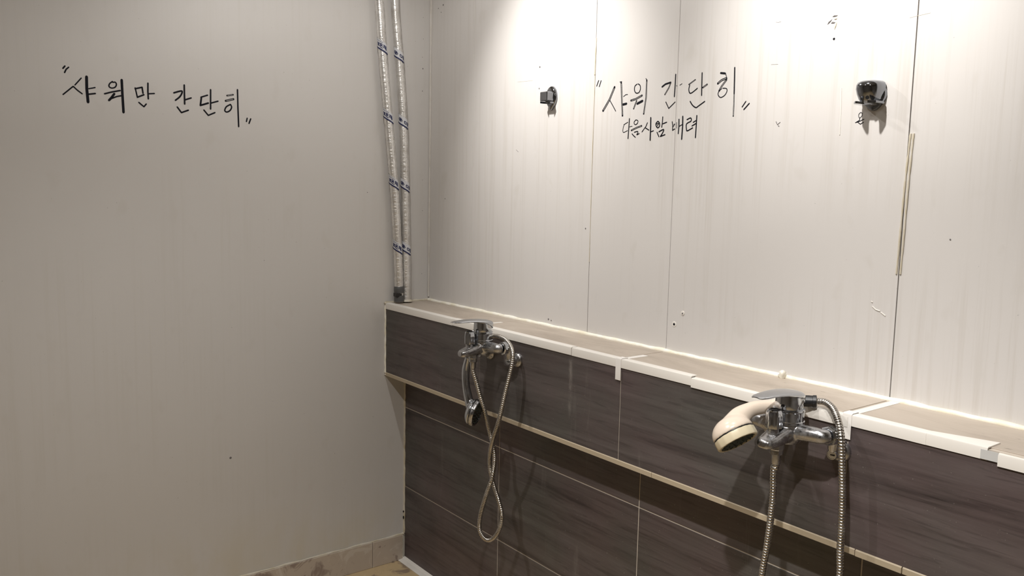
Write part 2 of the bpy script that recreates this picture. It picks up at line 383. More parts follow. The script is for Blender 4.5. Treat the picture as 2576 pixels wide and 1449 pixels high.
def caulk(name,c,c2):
    m=mat(name,c,.5); g=ramp(m,noise(m,coords(m,(1,1,1)),26,4,.6),[(.40,c),(.66,c2)])
    L(m,g,base(m)); bump(m,noise(m,coords(m,(1,1,1)),90,3),.4,.001); return m
M['caulk']=caulk('white_silicone',(.90,.88,.80),(.80,.75,.60))
M['caulk_wall']=caulk('cream_silicone',(.60,.56,.48),(.52,.46,.33))
M['corner_bead']=caulk('painted_over_silicone',(.62,.595,.56),(.57,.54,.49))
M['mould']=mat('black_mould',(.02,.018,.015),.9)
M['trim']=mat('white_plastic_trim',(.74,.71,.66),.35)
M['trim_low']=mat('aged_plastic_trim',(.42,.35,.25),.45)
M['tape']=mat('white_vinyl_tape',(.76,.73,.69),.4)
M['clear_tape']=mat('cloudy_tape',(.55,.55,.54),.25)
M['ink']=mat('black_marker_ink',(.005,.005,.009),.6,0,.15)
M['ink_grey']=mat('faded_marker_ink',(.16,.15,.15),.6)
M['blue_ink']=mat('blue_print',(.012,.018,.085),.5)
def chrome(name,c,r0,r1,dirt):
    m=mat(name,c,.12,1.0)
    n=noise(m,coords(m,(1,1,1)),55,5,.7,.4)
    L(m,ramp(m,n,[(.38,r0),(.68,r1)]),roughin(m))
    d=ramp(m,noise(m,coords(m,(1,1,1)),38,5,.7),[(.50,0.0),(.75,dirt)])
    L(m,mixc(m,c,(.24,.22,.20),d),base(m))
    mt=N(m,'ShaderNodeMath',operation='SUBTRACT'); mt.inputs[0].default_value=1.0; L(m,d,mt.inputs[1])
    L(m,mt.outputs[0],m.node_tree.nodes['Principled BSDF'].inputs['Metallic'])
    return m
M['chrome']=chrome('polished_chrome',(.54,.56,.59),.05,.18,.12)
M['chrome_worn']=chrome('limescaled_chrome',(.44,.44,.45),.14,.42,.65)
M['chrome_dark_refl']=chrome('chrome_dark_reflection',(.27,.28,.30),.05,.18,.10)  # ordinary chrome for the holders, dark room reflection put into its base colour
M['hose']=chrome('steel_hose',(.46,.43,.39),.16,.36,.35)
M['black']=mat('black_plastic',(.012,.012,.013),.4)
M['cream_plastic']=mat('cream_plastic',(.68,.58,.48),.28)
M['yellow_plastic']=mat('yellowed_plastic',(.68,.60,.43),.35)
M['nozzle']=mat('dark_green_nozzles',(.02,.03,.022),.5)
M['grey_rubber']=mat('grey_pipe_fitting',(.085,.085,.085),.45)
def foil():
    m=mat('silver_foil_wrap',(.75,.74,.72),.30,.70)
    ring=noise(m,coords(m,(9,9,210)),1.0,3,.6,1.2)
    big=noise(m,coords(m,(1,1,1)),60,4,.65)
    mx=N(m,'ShaderNodeMath',operation='ADD'); L(m,ring,mx.inputs[0]); L(m,big,mx.inputs[1])
    bump(m,mx.outputs[0],.65,.0020)
    g=ramp(m,noise(m,coords(m,(40,40,18)),1,4),[(.35,(.66,.64,.61)),(.6,(.84,.83,.81))]); L(m,g,base(m))
    return m
M['foil']=foil()
M['label_white']=mat('printed_white_film',(.62,.63,.66),.4)
def glow(name,c,s):
    m=mat(name,(.8,.8,.8),.4); b=m.node_tree.nodes['Principled BSDF']
    b.inputs['Emission Color'].default_value=(*c,1); b.inputs['Emission Strength'].default_value=s; return m
M['lamp']=glow('lamp_diffuser',LAMP_COLOUR,6.0)

# ------------------------------------------------------------------ key dimensions
D1=.1791     # ledge front face
D2=.0976     # tiled wall under the ledge
Z1,Z0=.973,.7157
JX=[.5852+.6*k for k in range(-1,6)]     # vertical tile joints
XR,YF=3.7,-2.7                            # far ends of the room

def structure(name, loc, label, cat):
    return tag(empty(name,loc),label,cat,kind='structure')
def clip(a,lo,hi): return max(lo,min(hi,a))

# ---- back wall: pressed panels with open seams
wb=structure('wall_back',(0,0,0),'off-white panelled back wall above the tiled ledge, streaked with drips','wall')
b=MB(); b.box((-.12,.004,0),(XR+.12,.12,CEIL)); b.obj('backing',M['seam'],wb)
edges=[0,.2725,.8656,1.167,1.766,2.366,2.666,3.266,XR]
gap=[0,.0010,.0017,.0012,.0021,.0013,.0022,.0013,0]
for i in range(len(edges)-1):
    b=MB(); b.box((edges[i]+gap[i]/2,0,.9),(edges[i+1]-gap[i+1]/2,.0042,CEIL),.0004); b.obj('panel',M['panel'],wb)
# ---- left wall
wl=structure('wall_left',(0,0,0),'plain grey-white left wall with handwriting and faint drip marks','wall')
b=MB(); b.box((-.12,YF-.12,0),(0,.004,CEIL)); b.obj('panel',M['panel_left'],wl)
for (y,z,r_) in [(-.032,1.98,.0011),(-.031,1.906,.0012),(-.034,1.843,.0012),(-.032,1.803,.0024),(-.033,1.725,.0018),(-.251,1.362,.0016),(-.74,.504,.004),(-.62,1.138,.0012),(-.029,1.3,.0013),(-.03,1.07,.0013),(-.03,1.41,.0011)]:
    b=MB(); b.lathe([(r_,0),(r_*.8,.0005)],(0,y,z),(1,0,0),8); b.obj('nail_hole',M['ink_grey'],wl)
# ---- unseen rest of the room
o=MB(); o.box((XR,YF-.12,0),(XR+.12,.004,CEIL)); tag(centred(o.obj('wall_right',M['plain_wall'])),'plain painted wall on the right, outside the picture','wall',kind='structure')
o=MB(); o.box((0,YF-.12,0),(XR,YF,CEIL)); tag(centred(o.obj('wall_front',M['plain_wall'])),'plain painted wall behind the viewer','wall',kind='structure')
o=MB(); o.box((-.12,YF-.12,CEIL),(XR+.12,.12,CEIL+.1)); tag(centred(o.obj('ceiling',M['ceiling'])),'white painted ceiling above the shower room','ceiling',kind='structure')
# ---- floor
fl=structure('floor',(0,0,0),'beige stained tile floor at the foot of the walls','floor')
o=MB(); o.box((-.12,YF-.12,-.12),(XR+.12,.12,-.003)); o.obj('screed',M['grout'],fl)
b=MB(); b.box((.0015,-.2985,-.004),(.2985,-.0015,0),.001); pm=b.obj('floor_tile',M['floor'],fl).data
first=True
for i in range(13):
    for j in range(9):
        if i==0 and j==0: continue
        t=bpy.data.objects.new('floor_tile',pm); col.objects.link(t); t.parent=fl; t.location=(.3*i-.06,-.3*j-.10+.3*0,0)
bpy.data.objects['floor_tile'].location=(-.06,-.10,0)
# ---- tiled wall below the ledge
wt=structure('wall_lower',(0,0,0),'dark wood-grain tiled wall below the projecting ledge','wall')
b=MB(); b.box((0,-D2+.0016,0),(XR,.004,Z0+.02)); b.obj('grout_bed',M['grout'],wt)
G=.0036
rows=[(.0,.28),(.28,.58),(.58,Z0+.004)]
for (za,zb) in rows:
    for k in range(len(JX)-1):
        xa=max(JX[k],0); xb=min(JX[k+1],XR)
        if xb-xa<.02: continue
        b=MB(); b.box((xa+(G/2 if xa>0 else .004),-D2,za+G/2),(xb-G/2,-D2+.007,zb-(G/2 if zb<.7 else 0)),.0006); b.obj('wall_tile',M['tile_dark'],wt)
b=MB(); n=40
b.tube([(.001+.0012*math.sin(i*1.7),-D2-.0005,.1+i*(Z0-.1)/n) for i in range(n+1)],[.0042+.0012*math.sin(i*2.3)*math.cos(i*.9) for i in range(n+1)],8); b.obj('corner_sealant',M['caulk_wall'],wt)
b=MB(); b.tube([(.002,-D2-.008,.005+i*.0095) for i in range(11)],[.0038]*11,8); b.obj('corner_sealant',M['caulk'],wt)
for (y,z,h) in [(-D2-.0105,.012,.018),(-D2-.0108,.045,.012),(-D2-.0104,.07,.014),(-D2-.005,.155,.01),(-D2-.0052,.18,.006)]:
    b=MB(); b.box((.0005,y-.002,z),(.0058,y+.002,z+h),.001); b.obj('mould_spot',M['mould'],wt)
b=MB(); b.prism([(-D2,0.0005),(-D2-.030,.0005),(-D2-.030,.002),(-D2-.012,.0045),(-D2,.009)],0,.0055,XR); b.obj('floor_strip',M['trim'],wt)
# ---- skirting on the left wall
sk=structure('baseboard_left',(0,0,0),'stained taupe tile skirting along the foot of the left wall','baseboard')
js=[-D2-.010,-.233,-.833,-1.433,-2.033,YF]
for i in range(len(js)-1):
    b=MB(); b.box((0,js[i]-.0008,0.0),(.009,js[i+1]+.0008,.0955),.0012); b.obj('skirting_tile',M['skirting'],sk)
n=90
b=MB(); b.tube([(.0035,-D2-.004+(YF+D2+.01)*i/n,.097+.0008*math.sin(i*2.1)) for i in range(n+1)],[.0036+.001*math.sin(i*1.3) for i in range(n+1)],8); b.obj('sealant_bead',M['caulk_wall'],sk)

# ---- ledge
lg=structure('wall_ledge',(0,-D1/2,Z0),'projecting ledge box faced with dark tiles, taupe tiles and white edging on top','ledge')
b=MB(); b.box((0,-D1+.0018,Z0+.003),(XR,.004,Z1-.0035)); b.obj('grout_bed',M['grout'],lg)
for k in range(len(JX)-1):
    xa=max(JX[k],0); xb=min(JX[k+1],XR)
    if xb-xa<.02: continue
    b=MB(); b.box((xa+(.0013 if xa>0 else .005),-D1,Z0+.004),(xb-.0013,-D1+.008,Z1-.006),.0006); b.obj('front_tile',M['tile_dark'],lg)
    xa2=max(xa-.019,0); xb2=min(xb-.019,XR) if xb<XR else XR
    b=MB(); b.box((xa2+(.0016 if xa>0 else .004),-D1+.012,Z1-.01),(xb2-.0016,-.004,Z1-.0015),.0006); b.obj('top_tile',M['tile_top'],lg)
# white edging: pieces of L profile, each slightly out of line
def edging(xa,xb,dz=0,dy=0,wa=.021,wb=.021,face=.0215):
    b=MB(); zt=Z1+dz; yf=-D1-.0028+dy; th=.0022
    rings=[]
    for x,w_ in ((xa,wa),(xb,wb)):
        rings.append([(x,yf,zt-face),(x,yf,zt-.0035),(x,yf+.001,zt-.001),(x,yf+.0035,zt),(x,yf+w_,zt),(x,yf+w_,zt-th),(x,yf+th+.001,zt-th),(x,yf+th,zt-th-.002),(x,yf+th,zt-face)])
    b.loft(rings); return b.obj('edging',M['trim'],lg,30)
edging(0.001,.437); edging(.4385,1.005,.0012,-.0006); edging(1.0065,1.183,.0006); edging(1.1835,1.407,.0008)
edging(1.4085,1.785,-.0026,-.0016); edging(1.787,1.93,.0005); edging(1.9302,2.030,.0007,0,.0212,.048,.0215); edging(2.047,2.8,-.0045,-.001); edging(2.802,XR-.01)
b=MB(); b.box((2.020,-D1-.0036,Z1-.020),(2.047,-D1-.0029,Z1-.004)); b.obj('clear_tape',M['clear_tape'],lg)
# lower edging
for xa,xb,c in ((.002,.60,0),(.601,1.30,.0004),(1.301,1.815,0),(1.817,1.905,.0012),(1.907,XR-.01,.0003)):
    b=MB(); b.prism([(-D1-.0022-c,Z0-.0065),(-D1-.0022-c,Z0+.0040),(-D1-.0008,Z0+.0058),(-D1+.002,Z0+.0058),(-D1+.05,Z0+.003),(-D1+.05,Z0-.0065)],0,xa,xb)
    b.obj('lower_edging',M['trim_low'],lg)
b=MB(); b.box((0.002,-D1+.05,Z0-.004),(XR-.01,-D2+.008,Z0+.003)); b.obj('underside_board',M['plain_wall'],lg)
# tape over the tile joints
def tape(x0,x1,drop,back):
    b=MB(); t=.0005; yf=-D1-.0036; zt=Z1+.0022
    pr=[(yf,Z1-drop),(yf,zt-.004),(yf+.0012,zt-.0012),(yf+.004,zt),(-D1+.019,zt),(-D1+.022,Z1-.0008),(-back,Z1-.0008)]
    pr2=[(p+(.0006 if i<3 else 0),q-.0006) for i,(p,q) in enumerate(pr)]
    rings=[[(x,p,q) for p,q in pr]+[(x,p,q) for p,q in reversed(pr2)] for x in (x0,x1)]
    b.loft(rings); b.obj('joint_tape',M['tape'],lg,35)
tape(1.170,1.188,.052,.087); tape(1.774,1.792,.047,.004)
b=MB(); b.box((.561,-D1+.02,Z1-.002),(.573,-.083,Z1-.0006)); b.obj('joint_tape',M['tape'],lg)
# silicone along ledge and wall
n=150
b=MB(); b.tube([(.002+(XR-.01)*i/n,-.003,Z1-.0005+.0006*math.sin(i*1.9)) for i in range(n+1)],[.0062+.0010*math.sin(i*1.31)*math.sin(i*.37) for i in range(n+1)],8); b.obj('sealant_bead',M['caulk'],lg,60)
b=MB(); b.tube([(.003,-.004-(D1-.004)*i/20,Z1+.0003+.0005*math.sin(i*2.2)) for i in range(21)],[.0042+.001*math.sin(i*1.3) for i in range(21)],8); b.obj('sealant_bead',M['caulk_wall'],lg,60)
b=MB(); b.tube([(.002,-D1-.001+.0006*math.sin(i*1.1),Z0+.002+(Z1-Z0-.01)*i/24) for i in range(25)],[.0034+.0008*math.sin(i*2.3) for i in range(25)],8); b.obj('sealant_bead',M['caulk'],lg,60)
for (z,r_) in ((Z1-.001,.0065),(Z0+.004,.0055),(Z0-.003,.005)):
    b=MB(); b.lathe([(0.0005,-.7*r_),(r_*.7,-.5*r_),(r_,0),(r_*.75,.5*r_),(.0005,.8*r_)],(.003,-D1-.001,z),(.2,.1,1),9); b.obj('sealant_blob',M['caulk_wall'],lg,60)
b=MB()
b.lathe([(.0005,-.004),(.009,-.003),(.011,.002),(.007,.007),(.009,.011),(.003,.016),(.0005,.017)],(1.523,-.011,Z1+.001),(.25,-.3,1),11,3,.35); b.obj('sealant_blob',M['caulk'],lg,70)
# silicone and marks on the back wall
def bead(pts,r_,m,parent,name='sealant_bead'):
    b=MB(); P=catmull(pts,6); b.tube(P,[r_*(1+.25*math.sin(i*1.7)*math.cos(i*.6)) for i in range(len(P))],7); return b.obj(name,m,parent,60)
bead([(.0035,-.0025,.985),(.003,-.002,1.2),(.004,-.0022,1.6),(.003,-.002,2.0),(.003,-.002,CEIL-.01)],.0038,M['corner_bead'],wb,'corner_sealant')
bead([(1.7695,-.0002,1.50),(1.7675,-.0006,1.45),(1.7655,-.0008,1.40),(1.7635,-.0008,1.30),(1.7615,-.0002,1.226)],.0021,M['caulk_wall'],wb)
bead([(1.7755,-.0002,1.50),(1.774,-.0006,1.45),(1.7725,-.0008,1.40),(1.7712,-.0008,1.30),(1.7695,-.0002,1.226)],.0021,M['caulk_wall'],wb)
bead([(.8665,-.0001,1.775),(.8655,-.0002,1.70)],.0026,M['caulk_wall'],wb)
bead([(.8675,0,1.79),(.867,-.0004,1.775),(.8655,-.0003,1.5),(.866,-.0003,1.18)],.0013,M['caulk_wall'],wb)
def mark(x,z,r_,m,n=9,dep=.0008,name='anchor_hole'):
    b=MB(); b.lathe([(r_,0),(r_*.92,dep),(r_*.5,dep*1.1)],(x,0,z),(0,-1,0),n); return b.obj(name,m,wb)
mark(1.218,1.078,.0060,M['trim'],10,.0014); mark(1.218,1.077,.0026,M['ink_grey'],8,.0018)
mark(1.191,1.046,.0075,M['trim'],10,.0008); mark(1.1915,1.046,.0034,M['ink'],8,.0014)
mark(1.592,1.702,.0026,M['ink'],8); mark(.622,1.747,.0028,M['ink_grey'],7); mark(.6215,1.684,.0022,M['ink_grey'],7)
mark(.692,.992,.0030,M['ink_grey'],6); mark(.705,.990,.0022,M['ink_grey'],6); mark(.08,2.015,.0028,M['ink_grey'],8); mark(.049,2.008,.0018,M['ink_grey'],7); mark(.067,1.992,.0016,M['ink_grey'],7)
mark(.846,1.274,.0022,M['ink_grey'],7); mark(.105,1.345,.0018,M['ink_grey'],7); mark(1.86,1.30,.0016,M['ink_grey'],7)
for (x,z,a,l,m) in [(1.5915,1.748,.1,.012,'ink_grey'),(1.5935,1.742,.2,.007,'caulk_wall'),(1.588,1.735,.05,.010,'ink_grey'),(1.594,1.728,1.3,.016,'caulk_wall'),(1.580,1.738,.75,.014,'ink_grey')]:
    b=MB(); d=Vector((math.cos(a),0,math.sin(a)))*l/2; c=Vector((x,-.0002,z)); b.tube([c-d,c-d*.3+Vector((0,0,.001)),c+d*.4,c+d],[.0004,.0018,.0014,.0003],6); b.obj('paint_chip',M[m],wb)
for pts in ([(1.716,1.156),(1.724,1.150),(1.733,1.148)],[(1.735,1.146),(1.745,1.140)],[(1.713,1.166),(1.716,1.164)]):
    b=MB(); b.tube([(x,-.0003,z) for x,z in pts],.0012,6); b.obj('paint_chip',M['trim'],wb)

for pts,r_,mm in (([(1.462,1.540),(1.466,1.533),(1.473,1.538)],.0009,'ink_grey'),([(1.468,1.531),(1.471,1.529)],.0009,'ink_grey'),([(1.447,1.757),(1.454,1.7555),(1.461,1.756)],.0003,'ink_grey'),([(1.441,1.666),(1.459,1.665)],.0003,'ink_grey'),
                  ([(.514,1.713),(.589,1.7105)],.0004,'caulk_wall'),([(.514,1.505),(.520,1.501),(.525,1.498)],.0005,'ink_grey'),([(1.75,1.721),(1.79,1.724)],.0004,'caulk_wall'),([(1.616,1.60),(1.6185,1.55),(1.619,1.504)],.0011,'trim')):
    b=MB(); b.tube([(x,-.0001,z) for x,z in pts],r_,6); b.obj('scratch',M[mm],wb)
# ------------------------------------------------------------------ handwriting (ink strokes on the wall)
def strokes(data, wall, sizes, label, fat=1.0):
    D=.00035; built=[]; it=iter(data)
    def p3(h,v,d): return (d,h,v) if wall=='L' else (h,-d,v)
    def ribbon(b,pts,wd):
        n=len(pts)
        for i in range(n-1):
            (x0,y0),(x1,y1)=pts[i],pts[i+1]; l=math.hypot(x1-x0,y1-y0) or 1e-6; nx,ny=-(y1-y0)/l*wd/2,(x1-x0)/l*wd/2
            b.add([p3(x0+nx,y0+ny,D),p3(x0-nx,y0-ny,D),p3(x1-nx,y1-ny,D),p3(x1+nx,y1+ny,D)],[(0,1,2,3)])
        for i,(x,y) in enumerate(pts):
            r_=wd/2*(.98 if 0<i<n-1 else .9)
            b.add([p3(x+r_*math.cos(2*math.pi*k/10),y+r_*math.sin(2*math.pi*k/10),D+.00004+.00001*(i%3)) for k in range(10)],[tuple(range(10))])
    for gi,sz in enumerate(sizes):
        b=MB()
        for _ in range(sz):
            pts,wd,dbl=next(it); wd*=fat
            if len(pts)>3:
                q=catmull([(a,c,0) for a,c in pts],4); pts=[(v.x,v.y) for v in q]
            if not dbl: ribbon(b,pts,wd)
            else:
                dx,dy=pts[-1][0]-pts[0][0],pts[-1][1]-pts[0][1]; l=math.hypot(dx,dy); ox,oy=-dy/l*wd*.32,dx/l*wd*.32
                ribbon(b,[(x+ox,y+oy) for x,y in pts],wd*.38); ribbon(b,[(x-ox,y-oy) for x,y in pts],wd*.38)
                ribbon(b,[pts[0],(pts[0][0]+dx*.03,pts[0][1]+dy*.03)],wd*.8); ribbon(b,[(pts[-1][0]-dx*.02,pts[-1][1]-dy*.02),pts[-1]],wd*.7)
        built.append(b)
    one=len(built)==1; allv=[p for b in built for p in b.v]
    root=None if one else empty('handwritten_notice',tuple(min(p[k] for p in allv) for k in range(3)))
    for gi,b in enumerate(built):
        nm='handwritten_notice' if one else ('quotation_mark' if sizes[gi]==2 else 'character')
        me=bpy.data.meshes.new(nm); me.from_pydata(b.v,[],b.f); me.update(); me.materials.append(M['ink'])
        o=bpy.data.objects.new(nm,me); col.objects.link(o)
        if one: root=centred(o)
        else: o.parent=root; o.matrix_parent_inverse=Matrix.Translation(root.location).inverted()
    return tag(root,label,'handwriting')
strokes(TEXT_LEFT,'L',(2,6,5,6,4,5,4,2),'black marker handwriting in one quoted line on the plain left wall',1.22)
strokes(TEXT_RIGHT,'R',(2,6,6,6,5,7,2),'large quoted black marker handwriting on the back wall between the two chrome holders',1.12)
strokes(TEXT_SMALL,'R',(4,5,4,8,8,4),'smaller line of black marker handwriting under the large quoted line',1.12)
strokes(TEXT_WARM,'R',(4,),'tiny marker character beside the shadow of the right chrome holder')

# ------------------------------------------------------------------ insulated pipes
def pipe(pts, r_, bands, label, coupling, text):
    root=empty('insulated_pipe',pts[-1]); tag(root,label,'pipe',group='foil-wrapped pipes in the corner')
    P=resample(catmull(pts,30),.006); b=MB()
    b.tube(P,[r_*(1+.030*math.sin(i*1.9)*math.sin(i*.31)+.018*math.sin(i*3.7+1)) for i in range(len(P))],20); b.obj('foil_sleeve',M['foil'],root,70)
    def at(z):
        for i in range(len(P)-1):
            if (P[i].z-z)*(P[i+1].z-z)<=0:
                t=(z-P[i].z)/((P[i+1].z-P[i].z) or 1e-9); c=P[i].lerp(P[i+1],t); return c
        return P[0]
    # printed bands: angle 0 faces the viewer side (direction +x -y), u grows to the right seen from the room
    f0=Vector((.80,-.60,0)); f1=Vector((.60,.80,0))
    def surf(u,z,off):
        th=u/r_; c=at(z); return c+(f0*math.cos(th)+f1*math.sin(th))*(r_*1.055+off)
    def rib(mb,pts2,wd,off,sub=6):
        for (a,c) in zip(pts2[:-1],pts2[1:]):
            l=math.hypot(c[0]-a[0],c[1]-a[1]); nx,nz=-(c[1]-a[1])/l*wd/2,(c[0]-a[0])/l*wd/2; k=max(1,int(l/.003))
            for j in range(k):
                q=[(a[0]+(c[0]-a[0])*t,a[1]+(c[1]-a[1])*t) for t in (j/k,(j+1)/k)]
                mb.add([surf(q[0][0]+nx,q[0][1]+nz,off),surf(q[0][0]-nx,q[0][1]-nz,off),surf(q[1][0]-nx,q[1][1]-nz,off),surf(q[1][0]+nx,q[1][1]+nz,off)],[(0,1,2,3)])
    W_=r_*1.45; sl=-.62
    for zb in bands:
        w_=MB(); k=14; z_hi=.031
        for j in range(k):
            u0,u1=-W_+2*W_*j/k,-W_+2*W_*(j+1)/k
            w_.add([surf(u0,zb+sl*u0,.0002),surf(u1,zb+sl*u1,.0002),surf(u1,zb+sl*u1+z_hi,.0002),surf(u0,zb+sl*u0+z_hi,.0002)],[(0,1,2,3)])
        w_.obj('printed_band',M['label_white'],root,80)
        t=MB(); rib(t,[(-W_,zb-sl*W_),(W_,zb+sl*W_)],.0042,.0007)
        for st in text:
            rib(t,[(u*.001,zb+.001*v+sl*u*.001) for u,v in st],.0022 if len(st)<9 else .0015,.0009)
        t.obj('band_print',M['blue_ink'],root)
    if coupling:
        b=MB(); p0=Vector(pts[0]); b.tube([p0-Vector((0,0,.01)),p0+Vector((0,-.006,.1)),Vector((p0.x,p0.y-.012,CEIL-.002))],.0095,14); b.obj('bare_pipe',M['black'],root,60)
        z0=pts[-1][2]; b=MB(); c=[at(z0+.058),at(z0+.001)]
        ax=(c[0]-c[1]); h=ax.length
        b.lathe([(r_*1.0,0),(r_*1.14,.002),(r_*1.16,.012),(r_*1.1,.020),(r_*1.1,.022),(r_*.9,.023),(r_*.9,.031),(r_*1.12,.032),(r_*1.15,.044),(r_*1.1,.054),(r_*.98,.056)],c[1],ax,20); b.obj('coupling',M['grey_rubber'],root,40)
        b=MB(); b.box((c[1].x-r_*.5,c[1].y-r_*1.25,z0+.020),(c[1].x+r_*1.0,c[1].y+r_*.2,z0+.033),.001); b.obj('coupling_gap',M['black'],root)
    else:
        b=MB(); c=at(pts[-1][2]+.001); b.lathe([(r_*1.5,-.001),(r_*1.35,.003),(r_*1.02,.006)],c,(0,0,1),18); b.obj('sealant_bead',M['caulk_wall'],root,50)
    return root
BO=[[(-15,25),(-15,17)],[(-9,25),(-9,17)],[(-15,21),(-9,21)],[(-15,17),(-9,17)],[(-12,17),(-12,12)],[(-17,12),(-7,12)],
    [(-3,25),(1,25),(3,22),(1,19),(-3,19),(-5,22),(-3,25)],[(-1,19),(-1,16)],[(-6,16),(4,16)],[(-5,13),(-5,9)],[(-5,9),(4,9)],
    [(7,25),(13,25)],[(10,25),(7,12)],[(10,22),(13,13)],[(15,27),(15,9)],[(15,18),(18,18)],[(18,27),(18,9)],
    [(-16,31),(-14,33)],[(-12,31),(-10,33)],[(-8,31),(-6,33)],[(-4,31),(-2,33)],[(0,31),(2,33)],[(4,31),(6,33)]]
BO=[[(u*.82,v*.82) for u,v in s] for s in BO]
def circ(cx,cy,r_,n=12): return [(cx+r_*math.cos(2*math.pi*k/n),cy+r_*math.sin(2*math.pi*k/n)) for k in range(n+1)]
MA=[circ(-7,15,5.5,12),circ(-7,15,3.2,9),[(-8.5,15),(-5.5,15)],[(-7,17),(-7,13)],[(-12.5,15),(-14,15)],[(-1.5,15),(0,15)],[(-7,20.5),(-7,22)],[(-3,19),(-2,20)],[(-11,19),(-12,20)],
    [(6,18),(6,10)],[(12,18),(12,10)],[(6,18),(12,18)],[(6,10),(12,10)],[(16,21),(16,7)],[(16,14),(19,14)],[(19,21),(19,7)]]
pipe([(.026,-.2203,2.004),(.026,-.2047,1.813),(.026,-.1841,1.6145),(.026,-.1596,1.369),(.026,-.1446,1.145),(.026,-.1385,.976)],.0155,[1.842,1.612,1.386,1.160],
     'leaning foil-wrapped pipe with grey coupling at its foot, left of the pair',True,BO)
pipe([(.020,-.158,2.20),(.020,-.158,2.0175),(.020,-.1398,1.82),(.020,-.1229,1.6188),(.020,-.1132,1.37),(.020,-.1075,1.1445),(.020,-.1060,.976)],.0152,[1.822,1.597,1.377,1.155],
     'straighter foil-wrapped pipe nearer the corner, right of the pair',False,MA)
